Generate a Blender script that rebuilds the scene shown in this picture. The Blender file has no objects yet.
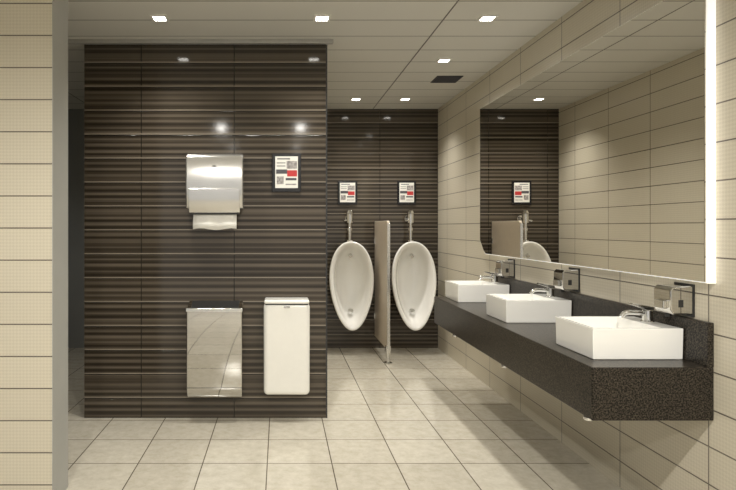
import bpy, bmesh, math
from mathutils import Vector
S=bpy.context.scene
C=S.collection
FPX=580.0
CAMZ=1.3; H=2.57
XR=1.70; YB=6.24; YP=3.95
try:
    S.view_settings.view_transform='Standard'
    S.view_settings.look='None'
    S.view_settings.exposure=0.2
except Exception as e: print(e)

# ---------------- materials
def newmat(name):
    m=bpy.data.materials.new(name); m.use_nodes=True
    nt=m.node_tree; b=nt.nodes['Principled BSDF']
    return m,nt,b
def simple(name,col,rough=0.5,metal=0.0,noise=0.04,nscale=30,coat=0,spec=0.5,r0=0.3,r1=0.7):
    m,nt,b=newmat(name)
    n=nt.nodes.new('ShaderNodeTexNoise'); n.inputs['Scale'].default_value=nscale
    g=nt.nodes.new('ShaderNodeNewGeometry'); nt.links.new(g.outputs['Position'],n.inputs['Vector'])
    r=nt.nodes.new('ShaderNodeValToRGB')
    r.color_ramp.elements[0].position=r0; r.color_ramp.elements[1].position=r1
    r.color_ramp.elements[0].color=(*[c*(1-noise) for c in col],1)
    r.color_ramp.elements[1].color=(*[min(1,c*(1+noise)) for c in col],1)
    nt.links.new(n.outputs['Fac'],r.inputs['Fac']); nt.links.new(r.outputs['Color'],b.inputs['Base Color'])
    b.inputs['Roughness'].default_value=rough; b.inputs['Metallic'].default_value=metal
    b.inputs['Coat Weight'].default_value=coat
    b.inputs['Specular IOR Level'].default_value=spec
    return m
def emis(name,col,st):
    m,nt,b=newmat(name)
    b.inputs['Base Color'].default_value=(*col,1)
    b.inputs['Emission Color'].default_value=(*col,1); b.inputs['Emission Strength'].default_value=st
    return m
def uvpos(nt,ua,va,uo=0,vo=0):
    g=nt.nodes.new('ShaderNodeNewGeometry'); s=nt.nodes.new('ShaderNodeSeparateXYZ')
    nt.links.new(g.outputs['Position'],s.inputs[0])
    c=nt.nodes.new('ShaderNodeCombineXYZ')
    for i,(a,o) in enumerate(((ua,uo),(va,vo))):
        ad=nt.nodes.new('ShaderNodeMath'); ad.operation='ADD'; ad.inputs[1].default_value=o
        nt.links.new(s.outputs[a],ad.inputs[0]); nt.links.new(ad.outputs[0],c.inputs[i])
    return c.outputs[0]
def brick(nt,vec,w,h,mortar):
    t=nt.nodes.new('ShaderNodeTexBrick'); t.offset=0; t.squash=1
    t.inputs['Scale'].default_value=1; t.inputs['Mortar Size'].default_value=mortar
    t.inputs['Mortar Smooth'].default_value=0.1; t.inputs['Bias'].default_value=0
    t.inputs['Brick Width'].default_value=w; t.inputs['Row Height'].default_value=h
    nt.links.new(vec,t.inputs['Vector'])
    return t
def mixc(nt,fac,a,b,blend='MIX'):
    m=nt.nodes.new('ShaderNodeMix'); m.data_type='RGBA'; m.blend_type=blend
    def setin(sock,v):
        if isinstance(v,(tuple,list)): sock.default_value=(*v,1)
        elif isinstance(v,(int,float)): sock.default_value=v
        else: nt.links.new(v,sock)
    setin(m.inputs[0],fac); setin(m.inputs[6],a); setin(m.inputs[7],b)
    return m.outputs[2]
def bump(nt,b,h,st,dist):
    bp=nt.nodes.new('ShaderNodeBump'); bp.inputs['Strength'].default_value=st; bp.inputs['Distance'].default_value=dist
    nt.links.new(h,bp.inputs['Height']); nt.links.new(bp.outputs[0],b.inputs['Normal'])
def inv(nt,s):
    m=nt.nodes.new('ShaderNodeMath'); m.operation='SUBTRACT'; m.inputs[0].default_value=1; nt.links.new(s,m.inputs[1]); return m.outputs[0]
def mth(nt,op,a,b=None):
    m=nt.nodes.new('ShaderNodeMath'); m.operation=op
    for i,v in enumerate((a,b)):
        if v is None: continue
        if isinstance(v,(int,float)): m.inputs[i].default_value=v
        else: nt.links.new(v,m.inputs[i])
    return m.outputs[0]

def beige(name,ua,uo=0,vo=0):
    m,nt,b=newmat(name)
    v=uvpos(nt,ua,2,uo,vo)
    t=brick(nt,v,0.60,0.15,0.0030)
    t.inputs['Color1'].default_value=(0.615,0.565,0.455,1); t.inputs['Color2'].default_value=(0.645,0.595,0.48,1)
    t.inputs['Mortar'].default_value=(0.12,0.10,0.08,1)
    # small embossed diamond lattice
    mp=nt.nodes.new('ShaderNodeMapping'); mp.inputs['Rotation'].default_value=(0,0,math.radians(45))
    nt.links.new(v,mp.inputs[0])
    ck=nt.nodes.new('ShaderNodeTexChecker'); ck.inputs['Scale'].default_value=90
    nt.links.new(mp.outputs[0],ck.inputs[0])
    sc=nt.nodes.new('ShaderNodeMath'); sc.operation='MULTIPLY'; sc.inputs[1].default_value=0.18
    nt.links.new(ck.outputs['Fac'],sc.inputs[0])
    c=mixc(nt,sc.outputs[0],t.outputs['Color'],(0.33,0.28,0.21))
    nt.links.new(c,b.inputs['Base Color'])
    b.inputs['Roughness'].default_value=0.34
    bump(nt,b,inv(nt,t.outputs['Fac']),0.6,0.002)
    return m
M_beigeY=beige('beige_tile_side',1,0.1,0.02)
M_beigeX=beige('beige_tile_front',0,0.35,0.055)

def browntile(name,uo,vo):
    m,nt,b=newmat(name)
    v=uvpos(nt,0,2,uo,vo)
    t=brick(nt,v,0.633,0.163,0.0030)
    sp=nt.nodes.new('ShaderNodeSeparateXYZ'); nt.links.new(v,sp.inputs[0])
    # stripes: repeating per tile row, plus irregular streaks
    ph=mth(nt,'MULTIPLY',sp.outputs[1],2*math.pi*4/0.163)
    sn=mth(nt,'SINE',ph)
    sn=mth(nt,'MULTIPLY_ADD',sn,0.11)
    mp=nt.nodes.new('ShaderNodeMapping'); mp.inputs['Scale'].default_value=(0.06,38,1)
    nt.links.new(v,mp.inputs[0])
    n=nt.nodes.new('ShaderNodeTexNoise'); n.inputs['Scale'].default_value=1; n.inputs['Detail'].default_value=2.0
    nt.links.new(mp.outputs[0],n.inputs['Vector'])
    nt.links.new(n.outputs['Fac'],sn.node.inputs[2])
    r=nt.nodes.new('ShaderNodeValToRGB'); e=r.color_ramp.elements
    e[0].position=0.34; e[0].color=(0.026,0.0205,0.0145,1)
    e[1].position=0.68; e[1].color=(0.120,0.099,0.075,1)
    k=e.new(0.5); k.color=(0.056,0.0445,0.032,1)
    nt.links.new(sn,r.inputs['Fac'])
    c=mixc(nt,t.outputs['Fac'],r.outputs['Color'],(0.010,0.009,0.007))
    # bevel highlight painted as a lighter band along the lower edge of every row
    fr=mth(nt,'FRACT',mth(nt,'DIVIDE',sp.outputs[1],0.163))
    hi=mth(nt,'MULTIPLY',mth(nt,'GREATER_THAN',fr,0.020),mth(nt,'LESS_THAN',fr,0.070))
    c=mixc(nt,mth(nt,'MULTIPLY',hi,0.85),c,(0.25,0.215,0.17))
    nt.links.new(c,b.inputs['Base Color'])
    b.inputs['Roughness'].default_value=0.09
    b.inputs['Specular IOR Level'].default_value=0.42
    bump(nt,b,inv(nt,t.outputs['Fac']),0.5,0.001)
    return m
M_brown=browntile('brown_striped_tile',0.945+0.633*4,0.163*2+0.03)
M_brownB=browntile('brown_striped_tile_back',-1.075+0.633*6,0.163*2+0.03)

def floormat():
    m,nt,b=newmat('floor_tile')
    v=uvpos(nt,0,1,0.07+0.355*20,-3.90+0.355*40)
    t=brick(nt,v,0.355,0.355,0.0032)
    t.inputs['Color1'].default_value=(0.665,0.625,0.53,1); t.inputs['Color2'].default_value=(0.61,0.57,0.48,1)
    t.inputs['Mortar'].default_value=(0.15,0.125,0.095,1)
    n=nt.nodes.new('ShaderNodeTexNoise'); n.inputs['Scale'].default_value=16; n.inputs['Detail'].default_value=8; n.inputs['Roughness'].default_value=0.75
    nt.links.new(v,n.inputs['Vector'])
    r=nt.nodes.new('ShaderNodeValToRGB'); r.color_ramp.elements[0].position=0.32; r.color_ramp.elements[1].position=0.66
    r.color_ramp.elements[0].color=(0.78,0.76,0.72,1); r.color_ramp.elements[1].color=(1,1,1,1)
    nt.links.new(n.outputs['Fac'],r.inputs['Fac'])
    c=mixc(nt,1.0,t.outputs['Color'],r.outputs['Color'],'MULTIPLY')
    nt.links.new(c,b.inputs['Base Color']); b.inputs['Roughness'].default_value=0.13
    bump(nt,b,inv(nt,t.outputs['Fac']),0.6,0.002)
    return m
M_floor=floormat()
def ceilmat():
    m,nt,b=newmat('ceiling_panel')
    v=uvpos(nt,0,1,20,0.04+3)
    t=brick(nt,v,3.0,0.30,0.005)
    t.inputs['Color1'].default_value=(0.655,0.645,0.60,1); t.inputs['Color2'].default_value=(0.67,0.66,0.615,1)
    t.inputs['Mortar'].default_value=(0.12,0.11,0.10,1)
    nt.links.new(t.outputs['Color'],b.inputs['Base Color']); b.inputs['Roughness'].default_value=0.42
    bump(nt,b,inv(nt,t.outputs['Fac']),0.7,0.004)
    return m
M_ceil=ceilmat()
M_grey=simple('grey_paint',(0.36,0.36,0.34),0.5,noise=0.03,nscale=4)
M_dgrey=simple('corridor_paint',(0.28,0.29,0.29),0.6,noise=0.03,nscale=3)
M_trim=simple('trim_metal',(0.42,0.41,0.39),0.35,0.3)
M_cer=simple('white_ceramic',(0.88,0.87,0.83),0.08,noise=0.01,nscale=5,coat=0.5)
M_chrome=simple('chrome',(0.72,0.72,0.71),0.10,1.0,noise=0.02)
M_steel=simple('polished_steel',(0.58,0.57,0.545),0.04,1.0,noise=0.03,nscale=6)
M_steelL=simple('satin_silver',(0.68,0.67,0.645),0.20,0.85,noise=0.03,nscale=6)
M_white=simple('white_plastic',(0.86,0.85,0.80),0.18,noise=0.01,coat=0.3)
M_dark=simple('dark_plastic',(0.02,0.02,0.02),0.4)
M_black=simple('black_frame',(0.012,0.012,0.014),0.25)
M_paper=simple('paper',(0.86,0.85,0.8),0.8,noise=0.02)
M_red=simple('print_red',(0.55,0.04,0.04),0.5)
M_ink=simple('print_ink',(0.08,0.08,0.09),0.5)
M_photo=simple('print_tone',(0.35,0.33,0.32),0.5,noise=0.5,nscale=60)
M_screen=simple('urinal_screen_laminate',(0.60,0.52,0.42),0.35,noise=0.03)
M_granite=simple('dark_granite',(0.040,0.033,0.025),0.28,noise=0.95,nscale=170,spec=0.25,r0=0.42,r1=0.66)
M_mirror=simple('mirror_silver',(0.84,0.83,0.79),0.0,1.0,noise=0.0)
M_led=emis('led_diffuser',(1.0,0.98,0.93),0.5)
M_lamp=emis('downlight_glass',(1.0,0.97,0.90),14)
M_lampring=simple('downlight_ring',(0.8,0.79,0.75),0.4)

# ---------------- helpers
def link(o,parent=None):
    C.objects.link(o)
    if parent: o.parent=parent
    return o
def meshobj(name,bm,mat,parent=None,smooth=False,bevel=0,seg=3,sub=0):
    bmesh.ops.recalc_face_normals(bm,faces=bm.faces)
    me=bpy.data.meshes.new(name); bm.to_mesh(me); bm.free()
    for m in (mat if isinstance(mat,list) else [mat]): me.materials.append(m)
    if smooth or bevel:
        for p in me.polygons: p.use_smooth=True
    o=bpy.data.objects.new(name,me); link(o,parent)
    if bevel:
        b=o.modifiers.new('bevel','BEVEL'); b.width=bevel; b.segments=seg; b.limit_method='ANGLE'; b.angle_limit=math.radians(35)
        b.harden_normals=True
    if sub:
        s=o.modifiers.new('sub','SUBSURF'); s.levels=sub; s.render_levels=sub
    return o
def box(name,x0,x1,y0,y1,z0,z1,mat,parent=None,bevel=0,seg=3):
    bm=bmesh.new()
    bmesh.ops.create_cube(bm,size=1)
    for v in bm.verts:
        v.co=Vector(((x0+x1)/2+v.co.x*(x1-x0),(y0+y1)/2+v.co.y*(y1-y0),(z0+z1)/2+v.co.z*(z1-z0)))
    return meshobj(name,bm,mat,parent,bevel=bevel,seg=seg)
def cyl(name,p0,p1,r,mat,parent=None,r2=None,n=24):
    p0=Vector(p0);p1=Vector(p1); d=p1-p0
    bm=bmesh.new()
    bmesh.ops.create_cone(bm,cap_ends=True,segments=n,radius1=r,radius2=r if r2 is None else r2,depth=d.length)
    q=Vector((0,0,1)).rotation_difference(d.normalized())
    for v in bm.verts: v.co=q@v.co+(p0+p1)/2
    return meshobj(name,bm,mat,parent,bevel=min(r,r2 or r)*0.18,seg=2)
def prism(name,prof,axis,a0,a1,mat,parent=None,bevel=0,seg=3):
    # prof 2D pts; axis 0: extrude along x, pts=(y,z); axis 1: along y pts=(x,z)
    bm=bmesh.new()
    def P(a,p): return (a,p[0],p[1]) if axis==0 else (p[0],a,p[1])
    A=[bm.verts.new(P(a0,p)) for p in prof]; B=[bm.verts.new(P(a1,p)) for p in prof]
    bm.faces.new(A); bm.faces.new(B[::-1])
    n=len(prof)
    for i in range(n): bm.faces.new([A[i],A[(i+1)%n],B[(i+1)%n],B[i]])
    return meshobj(name,bm,mat,parent,bevel=bevel,seg=seg)
def tube(name,pts,r,mat,parent=None):
    cu=bpy.data.curves.new(name,'CURVE'); cu.dimensions='3D'; cu.bevel_depth=r; cu.bevel_resolution=5; cu.use_fill_caps=True
    sp=cu.splines.new('BEZIER'); sp.bezier_points.add(len(pts)-1)
    for bp,p in zip(sp.bezier_points,pts):
        bp.co=p; bp.handle_left_type='AUTO'; bp.handle_right_type='AUTO'
    cu.materials.append(mat)
    tmp=bpy.data.objects.new(name+'_c',cu); C.objects.link(tmp)
    dg=bpy.context.evaluated_depsgraph_get(); me=bpy.data.meshes.new_from_object(tmp.evaluated_get(dg))
    bpy.data.objects.remove(tmp)
    for p in me.polygons: p.use_smooth=True
    if not me.materials: me.materials.append(mat)
    o=bpy.data.objects.new(name,me); return link(o,parent)
def empty(name,loc=(0,0,0)):
    e=bpy.data.objects.new(name,None); e.empty_display_size=0.1; C.objects.link(e); return e

# ---------------- room
XL=-3.0; YF=-2.5; T=0.12
box('floor',XL,XR,YF,YB,-0.1,0,M_floor)
box('ceiling',XL,XR,YF,YB,H,H+0.1,M_ceil)
box('wall_right',XR,XR+T,YF-T,YB+T,-0.1,H+0.1,M_beigeY)
box('wall_back',0.3,XR,YB,YB+T,-0.1,H+0.1,M_brownB)
box('wall_corridor_back',XL-T,0.3,YB,YB+T,-0.1,H+0.1,M_dgrey)
box('wall_left',XL-T,XL,YF-T,YB,-0.1,H+0.1,M_dgrey)
# near left wall (frontal) with painted end
box('wall_left_return',XL,-1.063,2.71,2.90,0,H,M_beigeX)
box('trim_1',-1.064,-1.060,2.708,2.902,0,H,M_grey)
# partition block
box('wall_partition',-1.333,0.312,YP,YP+0.06,0,H,M_brown)
box('wall_partition_side',-1.333,0.320,YP+0.06,YB,0,H,M_beigeY)
box('trim_2',0.312,0.322,YP-0.002,YP+0.062,0,H-0.03,M_dark)
box('trim_3',-1.45,0.36,YP-0.035,YP,H-0.028,H,M_trim,bevel=0.003)

# ---------------- ceiling fittings
def downlight(x,y,power=26,w=0.10,cone=125,blend=0.9):
    e=empty('recessed_downlight')
    z=H
    bm=bmesh.new()
    o=w/2; i=w/2-0.014
    def ring(s,zz): return [bm.verts.new((x+a*s,y+b*s,zz)) for a,b in ((-1,-1),(1,-1),(1,1),(-1,1))]
    R=[ring(o,z),ring(o,z-0.007),ring(i,z-0.007),ring(i,z-0.003)]
    for a,b in zip(R,R[1:]):
        for k in range(4): bm.faces.new([a[k],a[(k+1)%4],b[(k+1)%4],b[k]])
    meshobj('housing_frame',bm,M_lampring,e)
    box('diffuser',x-i,x+i,y-i,y+i,z-0.004,z,M_lamp,e)
    l=bpy.data.lights.new('beam','SPOT'); l.energy=power; l.spot_size=math.radians(cone); l.spot_blend=blend; l.shadow_soft_size=0.05; l.color=(1,0.965,0.90)
    lo=bpy.data.objects.new('beam',l); link(lo,e); lo.location=(x,y,z-0.02)
for x in (-0.73,0.255,1.258):
    downlight(x,3.52,48,cone=118)
    downlight(x,0.68,88,cone=168.5,blend=0.45)
    downlight(x,-1.0,65,cone=168,blend=0.5)  # unseen row behind the camera, added as fill to brighten the room
downlight(0.754,5.75,42,cone=118); downlight(1.24,5.75,42,cone=118)
downlight(1.247,4.41,52)
downlight(-2.1,4.8,24)
# vent
e=empty('ceiling_vent_grille')
vx,vy=1.43,4.98
box('frame',vx-0.11,vx+0.11,vy-0.11,vy+0.11,H-0.006,H,M_dark,e)
for k in range(6):
    yy=vy-0.083+k*0.033
    box('slat_%d'%k,vx-0.10,vx+0.10,yy-0.005,yy+0.005,H-0.012,H-0.004,M_ink,e)

# ---------------- mirror
e=empty('backlit_wall_mirror')
y0,y1,z0,z1=2.262,4.82,1.08,2.285; ch=0.11
def outl(d,c): return [(y0+d,z0+d),(y1-d-c,z0+d),(y1-d,z0+d+c),(y1-d,z1-d),(y0+d,z1-d)]
prism('led_diffuser',outl(0.0,ch),0,1.668,XR,M_led,e)
prism('mirror_glass',outl(0.005,ch),0,1.660,1.668,M_mirror,e)

# ---------------- counter
e=empty('vanity_counter')
CY0,CY1=2.27,4.60
box('countertop_slab',1.222,XR,CY0,CY1,0.54,0.75,M_granite,e,bevel=0.006)
box('backsplash_ledge',1.675,XR,CY0,CY1,0.748,0.925,M_granite,e,bevel=0.004)
for yy in (2.33,3.2,4.1):
    cyl('support_cap',(1.24,yy,0.54),(1.24,yy,0.525),0.02,M_chrome,e)

def basin(y):
    e=empty('washbasin')
    x0,x1=1.295,1.672; ya,yb=y,y+0.33; za,zb=0.75,0.88
    bm=bmesh.new()
    def ring(dx,z,deck=0): return [bm.verts.new(p) for p in ((x0+dx,ya+dx,z),(x1-dx-deck,ya+dx,z),(x1-dx-deck,yb-dx,z),(x0+dx,yb-dx,z))]
    R=[ring(0.002,za),ring(0,zb),ring(0.014,zb,0.075),ring(0.022,zb-0.06,0.075),ring(0.05,zb-0.095,0.07)]
    bm.faces.new(R[0][::-1])
    for a,b in zip(R,R[1:]):
        for k in range(4): bm.faces.new([a[k],a[(k+1)%4],b[(k+1)%4],b[k]])
    bm.faces.new(R[-1])
    meshobj('bowl',bm,M_cer,e,bevel=0.005,seg=3)
    yc=(ya+yb)/2
    cyl('drain',(1.44,yc,zb-0.097),(1.44,yc,zb-0.091),0.022,M_chrome,e)
    f=e
    fx=1.625
    cyl('faucet_base',(fx,yc,zb-0.001),(fx,yc,zb+0.008),0.027,M_chrome,f)
    cyl('faucet_body',(fx,yc,zb+0.005),(fx,yc,zb+0.055),0.021,M_chrome,f)
    tube('faucet_spout',[(fx,yc,zb+0.035),(fx-0.06,yc,zb+0.042),(fx-0.105,yc,zb+0.036),(fx-0.118,yc,zb+0.02)],0.011,M_chrome,f)
    prism('faucet_lever',[(fx+0.022,zb+0.055),(fx+0.022,zb+0.068),(fx-0.075,zb+0.085),(fx-0.078,zb+0.077),(fx-0.01,zb+0.053)],1,yc-0.014,yc+0.014,M_chrome,f,bevel=0.003)
for y in (2.40,3.32,4.22): basin(y)

def soap(y):
    e=empty('soap_dispenser')
    za,zb=0.930,1.058; ya,yb=y,y+0.11
    prism('body',[(XR,za+0.01),(XR,zb),(XR-0.085,zb-0.004),(XR-0.098,zb-0.02),(XR-0.098,za+0.03),(XR-0.085,za+0.01)],1,ya,yb,M_steel,e,bevel=0.006)
    box('push_bar',XR-0.112,XR-0.097,ya+0.025,yb-0.025,za+0.03,za+0.065,M_chrome,e,bevel=0.003)
    cyl('nozzle',(XR-0.07,(ya+yb)/2,za+0.015),(XR-0.07,(ya+yb)/2,za-0.006),0.012,M_dark,e)
    box('level_window',XR-0.065,XR-0.045,ya-0.0015,ya+0.004,za+0.04,za+0.07,M_dark,e,bevel=0.001)
    box('wall_plate',XR-0.006,XR,ya-0.004,yb+0.004,za,zb+0.006,M_dark,e)
for y in (2.38,3.29,4.20): soap(y)

# ---------------- urinals
def urinal(xc):
    e=empty('urinal')
    zc=0.70; hh=0.455; hw=0.228; N=40
    bm=bmesh.new()
    def ring(sx,sz,y,zo=0,tilt=0):
        out=[]
        for k in range(N):
            th=2*math.pi*k/N; s=math.sin(th); c=math.cos(th)
            w=hw*sx*(1+0.17*s-0.05*s*s)
            px=math.copysign(abs(c)**0.93,c)*w
            pz=hh*sz*s
            yy=y-tilt*(-s)*0.5-tilt*0.1
            out.append(bm.verts.new((xc+px,YB+min(0,yy),zc+zo+pz)))
        return out
    R=[ring(0.62,0.70,0,0.05),
       ring(0.78,0.80,-0.07,0.03,0.02),
       ring(0.93,0.93,-0.17,0.01,0.07),
       ring(0.99,0.985,-0.255,0,0.11),
       ring(1.00,1.00,-0.285,0,0.12),
       ring(0.985,0.99,-0.303,0,0.125),
       ring(0.94,0.965,-0.308,0,0.125),
       ring(0.85,0.92,-0.300,0,0.125),
       ring(0.79,0.87,-0.275,0,0.12),
       ring(0.73,0.80,-0.20,0.0,0.09),
       ring(0.63,0.70,-0.12,0.0,0.05),
       ring(0.42,0.52,-0.075,-0.01,0.02),
       ring(0.18,0.25,-0.06,-0.02,0.0)]
    bm.faces.new(R[0]); 
    for a,b in zip(R,R[1:]):
        for k in range(N): bm.faces.new([a[k],a[(k+1)%N],b[(k+1)%N],b[k]])
    bm.faces.new(R[-1][::-1])
    meshobj('bowl',bm,M_cer,e,smooth=True,sub=1)
    cyl('water_spreader',(xc,YB-0.17,zc+0.31),(xc,YB-0.20,zc+0.29),0.02,M_chrome,e)
    cyl('drain_strainer',(xc,YB-0.19,zc-0.29),(xc,YB-0.205,zc-0.265),0.03,M_chrome,e)
    py=YB-0.13
    cyl('spud_collar',(xc,py,1.11),(xc,py,1.165),0.034,M_chrome,e)
    cyl('flush_pipe',(xc,py,1.15),(xc,py,1.36),0.017,M_chrome,e)
    cyl('union_nut',(xc,py,1.26),(xc,py,1.295),0.026,M_chrome,e)
    cyl('valve_body',(xc,py,1.34),(xc,py,1.44),0.034,M_chrome,e)
    cyl('valve_cap',(xc,py,1.44),(xc,py,1.475),0.040,M_chrome,e,r2=0.026)
    cyl('supply_pipe',(xc,py,1.39),(xc,YB,1.39),0.015,M_chrome,e)
    cyl('wall_flange',(xc,YB-0.012,1.39),(xc,YB,1.39),0.036,M_chrome,e)
    cyl('flush_handle',(xc,py,1.38),(xc-0.065,py-0.02,1.365),0.009,M_chrome,e)
urinal(0.735); urinal(1.375)

# urinal screen
e=empty('urinal_privacy_screen')
sx=1.03
pts=[(YB,0.13),(YB,1.36),(5.54,1.36),(5.512,1.348),(5.50,1.32),(5.50,0.15),(5.52,0.13)]
prism('panel',pts,0,sx-0.012,sx+0.012,M_screen,e,bevel=0.003)
box('edge_band',sx-0.014,sx+0.014,5.493,5.503,0.14,1.335,M_steelL,e,bevel=0.002)
cyl('foot_post',(sx,5.53,0.0),(sx,5.53,0.135),0.016,M_chrome,e)
cyl('foot_plate',(sx,5.53,0.0),(sx,5.53,0.012),0.042,M_chrome,e)
box('foot_bracket',sx-0.022,sx+0.022,5.505,5.555,0.11,0.17,M_chrome,e,bevel=0.003)
for zz in (0.35,1.15):
    box('wall_bracket',sx-0.022,sx+0.022,YB-0.04,YB,zz-0.03,zz+0.03,M_chrome,e,bevel=0.003)

# ---------------- posters
def poster(x0,x1,z0,z1,y):
    e=empty('framed_notice')
    box('frame',x0,x1,y-0.016,y,z0,z1,M_black,e,bevel=0.004)
    w=x1-x0; h=z1-z0
    def pl(n,a,b,c,d,mat,k=0): box(n,x0+a*w,x0+b*w,y-0.0175-k*0.0006,y-0.014,z0+c*h,z0+d*h,mat,e)
    pl('sheet',0.11,0.89,0.10,0.92,M_paper)
    pl('headline',0.18,0.62,0.84,0.87,M_ink,1)
    pl('picture',0.50,0.86,0.60,0.80,M_photo,1)
    pl('body_text_a',0.16,0.46,0.74,0.76,M_ink,1)
    pl('body_text_b',0.16,0.46,0.66,0.68,M_ink,1)
    pl('dark_block',0.14,0.52,0.47,0.58,M_ink,1)
    pl('red_block',0.52,0.86,0.40,0.56,M_red,1)
    pl('small_picture_a',0.16,0.40,0.20,0.40,M_photo,1)
    pl('small_picture_b',0.47,0.84,0.30,0.36,M_ink,1)
    pl('footer',0.47,0.84,0.18,0.21,M_photo,1)
poster(-0.054,0.143,1.538,1.80,YP)
poster(0.62,0.83,1.54,1.795,YB)
poster(1.26,1.46,1.54,1.795,YB)

# ---------------- paper towel dispenser
e=empty('paper_towel_dispenser')
x0,x1=-0.625,-0.245
prism('housing',[(YP,1.42),(YP,1.79),(YP-0.075,1.79),(YP-0.10,1.775),(YP-0.112,1.74),(YP-0.118,1.60),(YP-0.112,1.50),(YP-0.095,1.43),(YP-0.085,1.42)],0,x0,x1,M_steelL,e,bevel=0.010,seg=4)
prism('lower_cover',[(YP-0.10,1.395),(YP-0.117,1.43),(YP-0.126,1.50),(YP-0.126,1.555),(YP-0.114,1.56),(YP-0.108,1.50),(YP-0.08,1.395)],0,x0+0.02,x1-0.02,M_steelL,e,bevel=0.004)
box('chute',x0+0.03,x1-0.03,YP-0.09,YP-0.01,1.385,1.425,M_dark,e)
box('lock',(x0+x1)/2-0.012,(x0+x1)/2+0.012,YP-0.12,YP-0.11,1.70,1.706,M_dark,e,bevel=0.002)
bm=bmesh.new()
prof=[(YP-0.05,1.42),(YP-0.07,1.37),(YP-0.085,1.33),(YP-0.088,1.285)]
nx=8; rows=[]
for (yy,zz) in prof:
    rows.append([bm.verts.new((x0+0.045+(x1-x0-0.09)*i/nx,yy+0.004*math.sin(i*1.7),zz+(0.006*math.sin(i*1.1) if zz<1.3 else 0))) for i in range(nx+1)])
for a,b in zip(rows,rows[1:]):
    for i in range(nx): bm.faces.new([a[i],a[i+1],b[i+1],b[i]])
o=meshobj('paper_towel_sheet',bm,M_paper,e,smooth=True)
so=o.modifiers.new('sol','SOLIDIFY'); so.thickness=0.003

# ---------------- steel bin
e=empty('waste_bin')
x0,x1=-0.615,-0.25
prism('body',[(YP,0.17),(YP,0.80),(YP-0.02,0.80),(YP-0.12,0.765),(YP-0.135,0.755),(YP-0.135,0.24),(YP-0.11,0.18),(YP-0.10,0.17)],0,x0,x1,M_steel,e,bevel=0.006)
prism('opening_flap',[(YP-0.025,0.802),(YP-0.118,0.769),(YP-0.118,0.764),(YP-0.025,0.797)],0,x0+0.025,x1-0.025,M_dark,e)
box('front_lip',x0-0.004,x1+0.004,YP-0.141,YP-0.131,0.742,0.766,M_chrome,e,bevel=0.003)
box('lower_seam',x0+0.001,x1-0.001,YP-0.1355,YP-0.130,0.24,0.243,M_dark,e)
# white bin
e=empty('sanitary_bin')
x0,x1=-0.108,0.197
bm=bmesh.new()
bmesh.ops.create_cube(bm,size=1)
ya,yb,za,zb=YP-0.15,YP,0.185,0.80
for v in bm.verts:
    v.co=Vector(((x0+x1)/2+v.co.x*(x1-x0),(ya+yb)/2+v.co.y*(yb-ya),(za+zb)/2+v.co.z*(zb-za)))
    if v.co.z<0.3 and v.co.y<YP-0.1: v.co.y+=0.03
meshobj('body',bm,M_white,e,bevel=0.03,seg=6)
box('lid',x0+0.004,x1-0.004,ya-0.004,yb,zb-0.005,zb+0.022,M_white,e,bevel=0.012,seg=4)
box('lid_gap',x0+0.012,x1-0.012,ya+0.004,yb-0.001,zb-0.012,zb-0.003,M_dark,e)
box('lid_latch',(x0+x1)/2-0.02,(x0+x1)/2+0.02,ya-0.008,ya,zb-0.03,zb-0.018,M_chrome,e,bevel=0.002)

# ---------------- world, camera
w=bpy.data.worlds.new('World'); S.world=w; w.use_nodes=True
w.node_tree.nodes['Background'].inputs[0].default_value=(1.0,0.97,0.91,1); w.node_tree.nodes['Background'].inputs[1].default_value=0.6
cam=bpy.data.cameras.new('camera'); cam.sensor_width=36; cam.lens=FPX/736*36
cam.shift_x=(368-280)/736; cam.shift_y=-(245-227)/736
co=bpy.data.objects.new('camera',cam); C.objects.link(co); co.location=(0,0,CAMZ); co.rotation_euler=(math.radians(90),0,0)
S.camera=co
